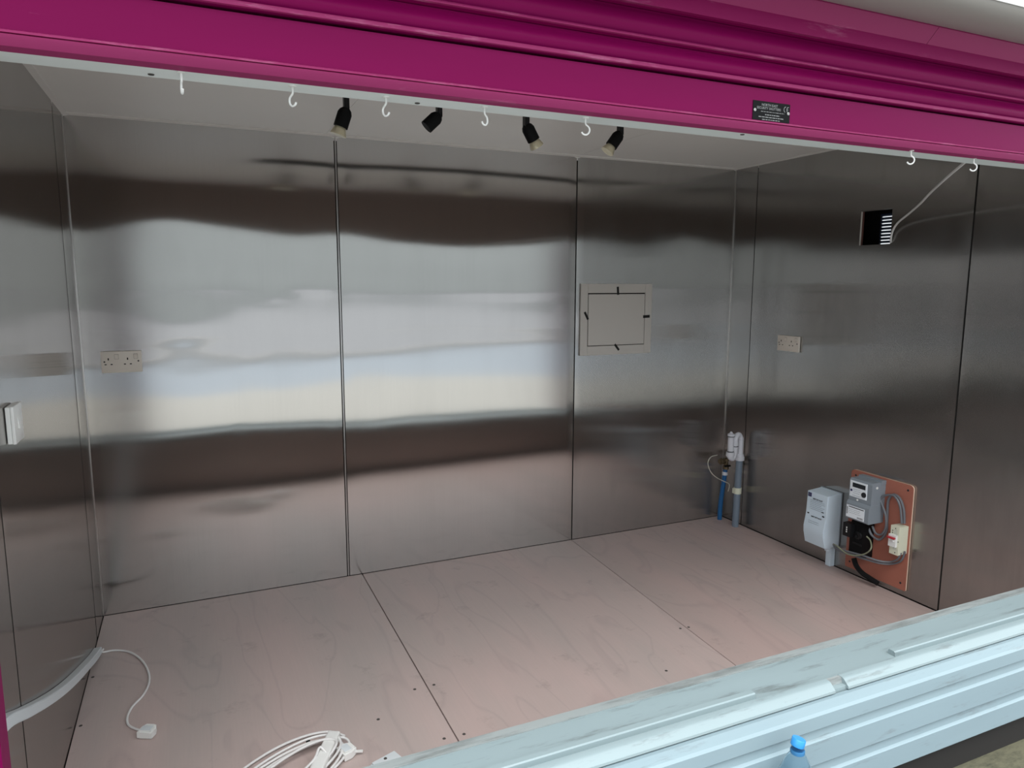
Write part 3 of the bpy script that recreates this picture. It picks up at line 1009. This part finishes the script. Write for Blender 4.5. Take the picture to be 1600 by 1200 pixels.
# electricity meter (local X runs towards the street, front is -Y)
mt = tag(empty('electricity_meter', wallbase(-1.033, 0.305), RIGHT), 'grey electricity meter with display at the top of the backboard', 'meter')
mw = 0.118 / 2
MB().prism([(0, 0.02), (-0.086, 0.02), (-0.086, 0.180), (-0.080, 0.188), (0, 0.188)], 'x', -mw, mw, 0.0).build('case', M['meter'], mt)
MB().prism([(-0.002, 0.0), (-0.094, 0.0), (-0.098, 0.004), (-0.098, 0.072), (-0.090, 0.086), (-0.002, 0.086)], 'x', -mw - 0.001, mw + 0.001).build('terminal_cover', M['meter'], mt)
MB().box(-mw - 0.003, mw + 0.003, -0.030, -0.001, 0.176, 0.195, 0.002).build('top_flange', M['meter'], mt)
fp = MB().box(-mw + 0.004, mw - 0.024, -0.0885, -0.085, 0.104, 0.178, 0.001).build('display_panel', M['label'], mt)
MB().box(-mw + 0.018, mw - 0.032, -0.0895, -0.088, 0.150, 0.170).build('display', M['lcd'], fp)
MB().box(-mw + 0.008, -mw + 0.018, -0.0892, -0.088, 0.128, 0.138).build('blue_logo', M['navy'], fp)
MB().lathe([(0.0125, 0), (0.012, 0.003), (0.007, 0.0032), (0.0065, 0.0012)], 20, (mw - 0.038, -0.0885, 0.126), Matrix.Rotation(math.pi / 2, 3, 'X')).build('optical_port', M['ink'], fp, True)
pl = MB()
print_lines(pl, -mw + 0.024, mw - 0.054, (0.139, 0.131, 0.122), -0.0886, 0.0018, 9)
print_lines(pl, -mw + 0.020, mw - 0.050, (0.110,), -0.0886, 0.0022, 10)
pl.build('small_print', M['inkgrey'], fp)
MB().lathe([(0.006, 0), (0.0055, 0.002), (0.002, 0.0022)], 16, (mw, -0.055, 0.165), Matrix.Rotation(math.pi / 2, 3, 'Y')).build('seal_screw', M['white'], mt)
MB().lathe([(0.005, 0), (0.0045, 0.003), (0.002, 0.0034)], 14, (-0.012, -0.086, 0.094), Matrix.Rotation(math.pi / 2, 3, 'X')).build('seal_screw', M['white'], mt)
lb2 = MB().box(-mw + 0.002, mw - 0.020, -0.0990, -0.0975, 0.008, 0.064).build('paper_label', M['label'], mt)
pl = MB().box(-mw + 0.014, mw - 0.024, -0.0993, -0.0990, 0.056, 0.060)
print_lines(pl, -mw + 0.014, mw - 0.034, (0.046, 0.038, 0.030), -0.0990, 0.0010, 12)
for k in range(14):
    pl.box(mw - 0.056 + k * 0.0022, mw - 0.0552 + k * 0.0022, -0.0993, -0.0990, 0.012, 0.020)
for k in range(10):
    pl.box(-mw + 0.004, -mw + 0.010, -0.0993, -0.0990, 0.022 + k * 0.0034, 0.024 + k * 0.0034)
pl.build('barcode', M['ink'], lb2)

# service cut-out below the meter
co = tag(empty('service_cutout', wallbase(-1.03, 0.125), RIGHT), 'black service fuse cut-out below the grey meter', 'fuse box')
MB().prism([(0, 0.0), (-0.062, 0.0), (-0.070, 0.01), (-0.070, 0.150), (-0.060, 0.166), (0, 0.166)], 'x', -0.050, 0.020).build('body', M['black'], co)
MB().box(-0.066, -0.026, -0.100, -0.062, 0.092, 0.156, 0.003).build('fuse_carrier', M['blackgloss'], co)
pl = MB()
for k in range(3):
    pl.box(-0.047, -0.041, -0.1006, -0.0995, 0.112 + k * 0.010, 0.119 + k * 0.010)
pl.build('white_marks', M['white'], co)
MB().lathe([(0.020, 0), (0.018, 0.006), (0.008, 0.008), (0.006, 0.003)], 18, (-0.004, -0.070, 0.105), Matrix.Rotation(math.pi / 2, 3, 'X')).build('terminal_boss', M['blackgloss'], co, True)
MB().box(-0.030, 0.019, -0.074, -0.068, 0.060, 0.068, 0.001).build('rib', M['blackgloss'], co)

# double pole isolator / breaker
br = tag(empty('circuit_breaker', wallbase(-1.196, 0.200), RIGHT), 'cream breaker box with red switch at the right of the backboard', 'breaker')
MB().prism([(0, 0.002), (-0.056, 0.0), (-0.056, 0.128), (0, 0.126)], 'x', -0.021, 0.023, 0.001).build('enclosure', M['cream'], br)
MB().box(-0.020, 0.016, -0.068, -0.056, 0.036, 0.090, 0.001).build('switch_body', M['white'], br)
sg = MB().box(-0.019, 0.015, -0.080, -0.066, 0.074, 0.081, 0.001).build('switch_lever', M['red'], br)
for k in (-0.012, 0.002):
    MB().box(k, k + 0.007, -0.074, -0.067, 0.062, 0.076, 0.0008).build('toggle', M['white'], br)
for x, z in ((0.003, 0.118), (-0.010, 0.106), (-0.010, 0.096), (0.008, 0.010), (0.0195, 0.062)):
    MB().lathe([(0.0026, 0), (0.0022, 0.0008)], 10, (x, -0.0562, z), Matrix.Rotation(math.pi / 2, 3, 'X')).build('screw', M['ink'], br)
pl = MB()
print_lines(pl, -0.004, 0.018, (0.110, 0.104, 0.098, 0.093, 0.030, 0.024), -0.0562, 0.0014, 15)
pl.build('small_print', M['inkgrey'], br)

# white supply isolator box beside the board
BX = W - 0.0075
ib = tag(empty('isolator_box', (BX, -0.795, 0.108), RIGHT), 'pale blue-white plastic isolator box left of the backboard', 'junction box')
b2 = 0.062
MB().prism([(0, 0), (-0.094, 0.0), (-0.108, 0.055), (-0.110, 0.085), (-0.097, 0.150), (-0.094, 0.258), (0, 0.265)], 'x', -b2, b2, 0.002).build('case', M['bluewhite'], ib, True, 25)
MB().box(-b2 - 0.002, b2 + 0.002, -0.006, 0.0, 0.0, 0.268, 0.001).build('back_plate', M['meter'], ib)
MB().box(-b2 + 0.006, -b2 + 0.026, -0.0960, -0.0935, 0.232, 0.252).build('blue_logo', M['navy'], ib)
lg = text('logo_mark', 'O', 0.012, (-b2 + 0.016, -0.0962, 0.242), M['inkwhite'], ib)
ls = [text('heading', 'IMPORTANT', 0.0105, (0.004, -0.0958, 0.226), M['ink'], ib, bold=0.0003)]
pl = MB()
print_lines(pl, -b2 + 0.022, b2 - 0.012, [0.216 - 0.0085 * k for k in range(6)], -0.0966, 0.0022, 21)
pl.build('small_print', M['inkgrey'], ib)
hd2 = text('heading', 'IMPORTANT', 0.0115, (0.006, -0.1005, 0.138), M['ink'], ib, rot=(math.pi / 2 + 0.19, 0, 0), bold=0.0003)
pl = MB()
print_lines(pl, -0.036, 0.046, (0.004, -0.006, -0.014), 0, 0.0022, 22)
print_lines(pl, -0.022, 0.032, (-0.046, -0.054), 0, 0.0022, 23)
o = pl.build('small_print', M['inkgrey'], ib)
o.location = (0, -0.1062, 0.112)
o.rotation_euler = (0.10, 0, 0)
pl = MB().box(-b2 + 0.010, -b2 + 0.020, -0.0985, -0.0965, 0.146, 0.152).box(b2 - 0.024, b2 - 0.012, -0.0985, -0.0965, 0.152, 0.158).box(b2 - 0.030, b2 - 0.018, -0.0975, -0.0960, 0.172, 0.176)
pl.build('arrow_mark', M['ink'], ib)
MB().lathe([(0.018, 0.0), (0.018, -0.012), (0.014, -0.016), (0.013, -0.024)], 16, (0.040, -0.050, 0.002)).build('cable_gland', M['bluewhite'], ib, True)
tag(MB().box(BX - 0.030, BX, -0.838, -0.808, 0.001, 0.106, 0.002).build('conduit_cover', M['bluewhite']), 'short white conduit between the isolator box and the floor', 'conduit')


# cables on the board (points read on a plane just in front of the board)
def cab(name, pix, plane, r, mat, label, cat='cable', group=None, off=(0, 0, 0), ends=()):
    pts = [at(a, b, 0, pl_) + Vector(off) for (a, b), pl_ in zip(pix, plane if isinstance(plane, (list, tuple)) else [plane] * len(pix))]
    o = MB().tube(pts, r, 8, 6).build(name, mat, None, True)
    return tag(o, label, cat, group)


XC = BF - 0.012
cab('meter_cable', [(1357, 824), (1362, 836), (1374, 843), (1384, 832), (1386, 812), (1388, 782), (1396, 773), (1406, 779), (1412, 796), (1413, 818)], [BF - 0.03, BF - 0.03] + [XC] * 8, 0.0056, M['tail'],
    'grey cable looping from under the meter over to the breaker top, outer one')
cab('meter_cable', [(1363, 822), (1368, 833), (1377, 835), (1384, 824), (1384, 806), (1379, 790), (1376, 780), (1384, 774), (1397, 775), (1406, 790), (1409, 818)], [BF - 0.03, BF - 0.03] + [XC - 0.012] * 9, 0.0048, M['tail'],
    'grey cable that crosses beside the meter and drops into the breaker top, inner one')
cab('breaker_cable', [(1414, 862), (1408, 876), (1394, 881), (1375, 880), (1350, 873), (1328, 866), (1310, 860), (1303, 853)], [XC - 0.010] * 3 + [BF - 0.060, BF - 0.088, BF - 0.088, BF - 0.080, BF - 0.06], 0.0046, M['tail'],
    'grey cable sagging from the breaker bottom to the isolator box, lower one')
cab('breaker_cable', [(1408, 864), (1402, 874), (1390, 878), (1372, 876), (1348, 868), (1326, 862), (1308, 857), (1302, 851)], [XC - 0.024] * 3 + [BF - 0.072, BF - 0.100, BF - 0.100, BF - 0.09, BF - 0.06], 0.0042, M['tail'],
    'grey cable sagging from the breaker bottom to the isolator box, upper one')
cab('earth_cable', [(1354, 838), (1360, 845), (1361, 857), (1352, 865), (1338, 868), (1325, 866), (1316, 860), (1309, 854), (1302, 850)], [BF - 0.084] * 2 + [BF - 0.112] * 6 + [BF - 0.075], 0.0032, M['earth'],
    'thin pale green-yellow earth wire curving round the black cut-out')
cab('supply_cable', [(1334, 872), (1338, 884), (1347, 895), (1360, 904), (1372, 912)], [BF - 0.05, BF - 0.05, BF - 0.05, BF - 0.035, BF - 0.025], 0.0115, M['black'],
    'thick black supply cable running from the cut-out down into the floor edge')

# ================================================================== PIPES IN THE CORNER
wp = empty('waste_pipe', (3.168, -0.190, 0))
tag(wp, 'grey waste pipe with white trap standing in the right back corner', 'pipe')
WB = (3.168, -0.190, 0)
top = at(1155.5, 716, 1, -0.190)
foot = Vector((3.170, -0.190, 0.0))
dirp = (top - foot)
loc(MB().tube([foot, foot + dirp * 0.5, top], 0.0185, 20, 3).build('pipe', M['pipegrey'], wp, True), WB)
cl = foot + dirp * 0.53
loc(MB().lathe([(0.0215, -0.017), (0.0215, 0.017)], 20, cl).box(cl.x - 0.027, cl.x - 0.018, cl.y - 0.012, cl.y + 0.012, cl.z - 0.014, cl.z + 0.014).build('pipe_clip', M['cream'], wp, True), WB)
loc(MB().lathe([(0.022, -0.012), (0.0265, -0.010), (0.0265, 0.010), (0.023, 0.014), (0.023, 0.022), (0.019, 0.024)], 20, top).build('coupling', M['pipewhite'], wp, True), WB)
u1 = top + Vector((0.0, 0, 0.02))
ax = at(1147, 690, 1, -0.190)
sx_ = at(1139.5, 700, 1, -0.190)
mid = Vector(((u1.x + ax.x) / 2, -0.195, top.z + 0.155))
loc(MB().tube([u1, u1 + Vector((0.001, 0, 0.08)), Vector((u1.x - 0.004, -0.192, top.z + 0.118)), Vector((u1.x - 0.020, -0.194, top.z + 0.136)), Vector((ax.x - 0.002 + 0.004, -0.198, top.z + 0.120)),
                Vector((ax.x, -0.20, top.z + 0.080)), Vector((ax.x - 0.004, -0.20, top.z + 0.030)), Vector((ax.x - 0.016, -0.20, top.z + 0.008)), Vector((sx_.x, -0.20, top.z + 0.020)), Vector((sx_.x, -0.20, top.z + 0.045))], 0.0165, 16, 5).build('trap_bend', M['pipewhite'], wp, True), WB)
loc(MB().lathe([(0.0225, -0.010), (0.0235, 0.0), (0.0225, 0.014)], 18, (sx_.x, -0.20, top.z + 0.032)).build('trap_nut', M['pipewhite'], wp, True), WB)
loc(MB().lathe([(0.0165, 0.0), (0.0165, 0.090), (0.0190, 0.091), (0.0190, 0.102), (0.010, 0.106), (0.006, 0.114), (0.004, 0.116)], 18, (sx_.x, -0.20, top.z + 0.045)).build('inlet_tube', M['pipewhite'], wp, True), WB)
loc(MB().lathe([(0.0178, 0), (0.0178, 0.004)], 18, (ax.x, -0.20, top.z + 0.074)).build('seal_ring', M['ink'], wp, True), WB)
loc(MB().lathe([(0.0178, 0), (0.0178, 0.004)], 18, (sx_.x, -0.20, top.z + 0.047)).build('seal_ring', M['ink'], wp, True), WB)
loc(MB().lathe([(0.0200, 0), (0.0200, 0.003)], 18, (sx_.x, -0.20, top.z + 0.132)).build('seal_ring', M['ink'], wp, True), WB)

wtp = empty('water_pipe', (3.185, -0.06, 0))
tag(wtp, 'blue water pipe with old stop valve in the right back corner', 'pipe')
TB = (3.185, -0.06, 0)
pp = [at(1124.5, 806, 1, -0.06), at(1126, 785, 1, -0.062), at(1131, 752, 1, -0.075), at(1134, 728, 1, -0.09)]
pp[0].z = 0.0
loc(MB().tube(pp, 0.0130, 16, 4).build('pipe', M['pipeblue'], wtp, True), TB)
pv = pp[-1]
loc(MB().lathe([(0.0155, -0.012), (0.0155, 0.004), (0.0125, 0.008)], 14, pp[2] + (pp[3] - pp[2]) * 0.55).build('collar', M['pipewhite'], wtp, True), TB)
loc(MB().lathe([(0.015, -0.02), (0.017, -0.018), (0.017, 0.0), (0.013, 0.004), (0.013, 0.028), (0.017, 0.03), (0.017, 0.045), (0.010, 0.048)], 8, pv).build('valve_body', M['brass'], wtp), TB)
loc(MB().tube([pv + Vector((0, 0, 0.022)), pv + Vector((-0.030, -0.004, 0.030)), pv + Vector((-0.055, -0.006, 0.032))], 0.0105, 10, 3).build('valve_outlet', M['brass'], wtp, True), TB)
loc(MB().lathe([(0.017, -0.008), (0.019, 0), (0.017, 0.008)], 8, pv + Vector((-0.038, -0.004, 0.031)), Matrix.Rotation(math.pi / 2, 3, 'Y')).build('valve_nut', M['brass'], wtp), TB)
loc(MB().box(pv.x - 0.030, pv.x + 0.012, pv.y - 0.030, pv.y - 0.020, pv.z + 0.002, pv.z + 0.012, 0.002).build('lever', M['black'], wtp), TB)
o = MB().tube([at(1121, 711, 1, -0.10), at(1111, 714, 1, -0.10), at(1106, 724, 1, -0.10), at(1111, 738, 1, -0.105), at(1121, 747, 1, -0.11), at(1131, 752, 1, -0.115), at(1139.5, 757, 1, -0.12), at(1137.5, 768, 1, -0.12)], 0.0024, 8, 6).build('bonding_wire', M['wire'], None, True)
tag(o, 'thin white wire looping out from the stop valve in the corner', 'wire')

# ================================================================== CABLE FROM THE VENT TO THE LINTEL
hp = at(1512, 252, 1, -1.93)
pts = [Vector((W + 0.05, -0.985, 1.553)), at(1392, 378, 0, W - 0.008), at(1394.5, 362, 0, W - 0.022), at(1403, 348, 0, W - 0.05), at(1420, 334, 0, W - 0.12), at(1437, 319, 0, W - 0.24), at(1455, 300, 0, W - 0.38), at(1480, 277, 0, W - 0.60), at(1507, 254, 0, W - 0.80),
       at(1514, 247, 0, W - 0.87), Vector((2.29, -1.90, ZL + 0.02))]
tag(MB().tube(pts, 0.0042, 8, 6).build('hanging_cable', M['cable'], None, True), 'white cable hanging from the vent hole up to the right end of the lintel', 'cable')

# ================================================================== TRUNKING AND LOOSE CABLE ON THE LEFT
tp = [Vector((0.008, y, z)) for y, z in ((-1.80, 0.545), (-1.62, 0.495), (-1.45, 0.418), (-1.25, 0.330), (-1.05, 0.248), (-0.85, 0.174), (-0.62, 0.096), (-0.45, 0.040), (-0.335, 0.008))]
tps = spline(tp, 5)
mb = MB()
rings = []
for i, p in enumerate(tps):
    d = (tps[min(i + 1, len(tps) - 1)] - tps[max(i - 1, 0)]).normalized()
    n = Vector((1, 0, 0)).cross(d).normalized()
    if n.z < 0:
        n = -n
    hw = 0.0125
    rings.append([mb.bm.verts.new(p + n * a + Vector((b, 0, 0))) for a, b in ((-hw, 0), (-hw, 0.022), (-hw + 0.002, 0.025), (hw - 0.002, 0.025), (hw, 0.022), (hw, 0))])
for a, b in zip(rings, rings[1:]):
    for i in range(6):
        mb.bm.faces.new((a[i], a[(i + 1) % 6], b[(i + 1) % 6], b[i]))
mb.bm.faces.new(rings[0]); mb.bm.faces.new(rings[-1][::-1])
for v in mb.bm.verts:
    v.co.z = max(v.co.z, 0.001)
tr = mb.build('cable_trunking', M['greywhite'], None, True, 30)
tag(tr, 'pale grey plastic trunking bent down the left wall to the floor', 'trunking')

cz = 0.0045
cp = [Vector((0.036, -0.322, 0.0045))] + [at(a, b, 2, cz) for a, b in ((160, 1019), (180, 1016), (203, 1019), (222, 1032), (232, 1050), (233, 1067), (224, 1086), (208, 1103), (200, 1117), (199, 1129), (205, 1136), (218, 1141))]
lead = empty('loose_flex', (cp[-1].x, cp[-1].y, 0))
tag(lead, 'white flex with plug lying in a curve on the floor by the left wall', 'cable')
FB = (cp[-1].x, cp[-1].y, 0)
loc(MB().tube(cp, 0.0036, 8, 6).build('flex', M['cable'], lead, True), FB)
pg = at(231, 1150, 2, 0.0)
pe = empty('tmp')
bpy.data.objects.remove(pe)


def plug(parent, base, pos, rz, s=1.0, tilt=0.0):
    """three-pin plug lying on its back"""
    bm_ = MB().prism([(-0.025, -0.020), (0.025, -0.020), (0.026, 0.006), (0.016, 0.026), (-0.016, 0.026), (-0.026, 0.006)], 'z', 0.0, 0.030, 0.005)
    R_ = Matrix.Translation(pos) @ Matrix.Rotation(rz, 4, 'Z') @ Matrix.Rotation(tilt, 4, 'X') @ Matrix.Scale(s, 4)
    bm_.bm.transform(R_)
    o_ = loc(bm_.build('plug', M['white'], parent, True, 40), base)
    b3 = MB().box(-0.017, 0.017, -0.014, 0.010, 0.0296, 0.0312, 0.0015)
    b3.bm.transform(R_)
    f_ = b3.build('plug_face', M['greywhite'], o_, True)
    return o_


plug(lead, FB, pg, math.radians(-28), 0.92)

# ================================================================== COILED EXTENSION LEAD
el = empty('extension_lead', (0.62, -1.30, 0))
tag(el, 'coiled white extension lead lying on the plywood by the front sill', 'extension lead')
EB = (0.62, -1.30, 0)
pts = []
c0 = Vector((0.585, -1.325, 0))
ux = Vector((0.90, 0.435, 0)).normalized()
uy = Vector((-ux.y, ux.x, 0))
rnd = random.Random(5)
turns = 6
for k in range(turns * 14):
    a = 2 * math.pi * k / 14
    t = k / (turns * 14)
    ra = 0.205 - 0.085 * t + 0.014 * math.sin(3.1 * t * 6)
    rb = 0.105 - 0.070 * t + 0.012 * math.cos(2.3 * t * 6)
    cc = c0 + ux * (0.010 * math.sin(t * 17)) + uy * (0.016 * math.cos(t * 11))
    p = cc + ux * (ra * math.cos(a)) + uy * (rb * math.sin(a))
    p.z = 0.0045 + 0.026 * t + 0.014 * max(0, math.cos(a)) * (0.4 + t) + 0.004 * rnd.random()
    pts.append(p)
pts.append(Vector((0.70, -1.33, 0.03)))
loc(MB().tube(pts, 0.0036, 8, 4).build('coiled_flex', M['cable'], el, True), EB)
s0, s1 = Vector((0.732, -1.225, 0.012)), Vector((0.615, -1.452, 0.012))
dd = (s1 - s0)
ang = math.atan2(dd.y, dd.x)
b4 = MB().box(0, dd.length, -0.019, 0.019, 0.0, 0.030, 0.006, 3)
b4.bm.transform(Matrix.Translation(s0) @ Matrix.Rotation(ang, 4, 'Z'))
blk = loc(b4.build('socket_block', M['white'], el, True, 50), EB)
plug(el, EB, Vector((0.752, -1.300, 0.0)), math.radians(-70), 0.95)
b5 = MB().box(-0.003, 0.003, -0.048, -0.018, 0.012, 0.017)
b5.bm.transform(Matrix.Translation(Vector((0.752, -1.300, 0.0))) @ Matrix.Rotation(math.radians(70), 4, 'Z'))
loc(b5.build('plug_pin', M['white'], el), EB)
b6 = MB().lathe([(0.0048, -0.006), (0.0048, 0.006)], 10, at(481, 1157, 2, 0.02), Matrix.Rotation(math.pi / 2, 3, 'Y'))
loc(b6.build('tape_band', M['tape'], el), EB)

jb = tag(empty('junction_box', (0.850, -1.435, 0.0), math.radians(20)), 'small grey plastic box on the floor against the front sill', 'junction box')
MB().box(-0.042, 0.042, -0.042, 0.042, 0, 0.034, 0.004, 3).build('box_base', M['greywhite'], jb, True)
MB().box(-0.038, 0.038, -0.038, 0.038, 0.034, 0.040, 0.002).build('lid', M['greywhite'], jb, True)
MB().lathe([(0.005, 0.040), (0.004, 0.0415)], 12, (0.0, 0.026, 0)).build('screw', M['gap'], jb)

# ================================================================== WATER BOTTLE
bp_ = at(1247, 1160, 1, -2.108)
bt = tag(empty('water_bottle', (bp_.x, -2.108, GZ + 0.004)), 'clear plastic water bottle with a blue cap outside the front sill', 'bottle')
hb = bp_.z - (GZ + 0.004) + 0.010          # height to cap top
r0 = 0.043
prof = [(0.030, 0.0), (0.040, 0.004), (r0, 0.015), (r0, 0.05), (r0 - 0.002, 0.055), (r0, 0.06), (r0, hb - 0.130), (r0 - 0.002, hb - 0.126), (r0, hb - 0.120),
        (0.041, hb - 0.100), (0.036, hb - 0.080), (0.028, hb - 0.058), (0.020, hb - 0.042), (0.0145, hb - 0.034), (0.0140, hb - 0.012)]
inner = [(r - 0.0012, h) for r, h in prof[::-1]][:-1] + [(0.028, 0.003)]
MB().lathe(prof + inner, 28, (0, 0, 0), None, False).build('body', M['pet'], bt, True, 60)
MB().lathe([(r0 + 0.0006, hb - 0.215), (r0 + 0.0006, hb - 0.135)], 28, (0, 0, 0), None, False).build('wrapper', M['bottlelabel'], bt, True)
MB().lathe([(0.0165, hb - 0.036), (0.0168, hb - 0.030), (0.0160, hb - 0.027)], 24).build('cap_ring', M['capring'], bt, True)
capm = Matrix.Rotation(math.radians(16), 3, 'Y')
MB().lathe([(0.0155, -0.008), (0.0160, -0.006), (0.0160, 0.008), (0.0148, 0.010), (0.004, 0.0102)], 24, (0, 0, hb - 0.010), capm).build('cap', M['capblue'], bt, True)

# print too fine to pick apart
for o in bpy.data.objects:
    if o.name.split('.')[0] in STUFF:
        o['kind'] = 'stuff'
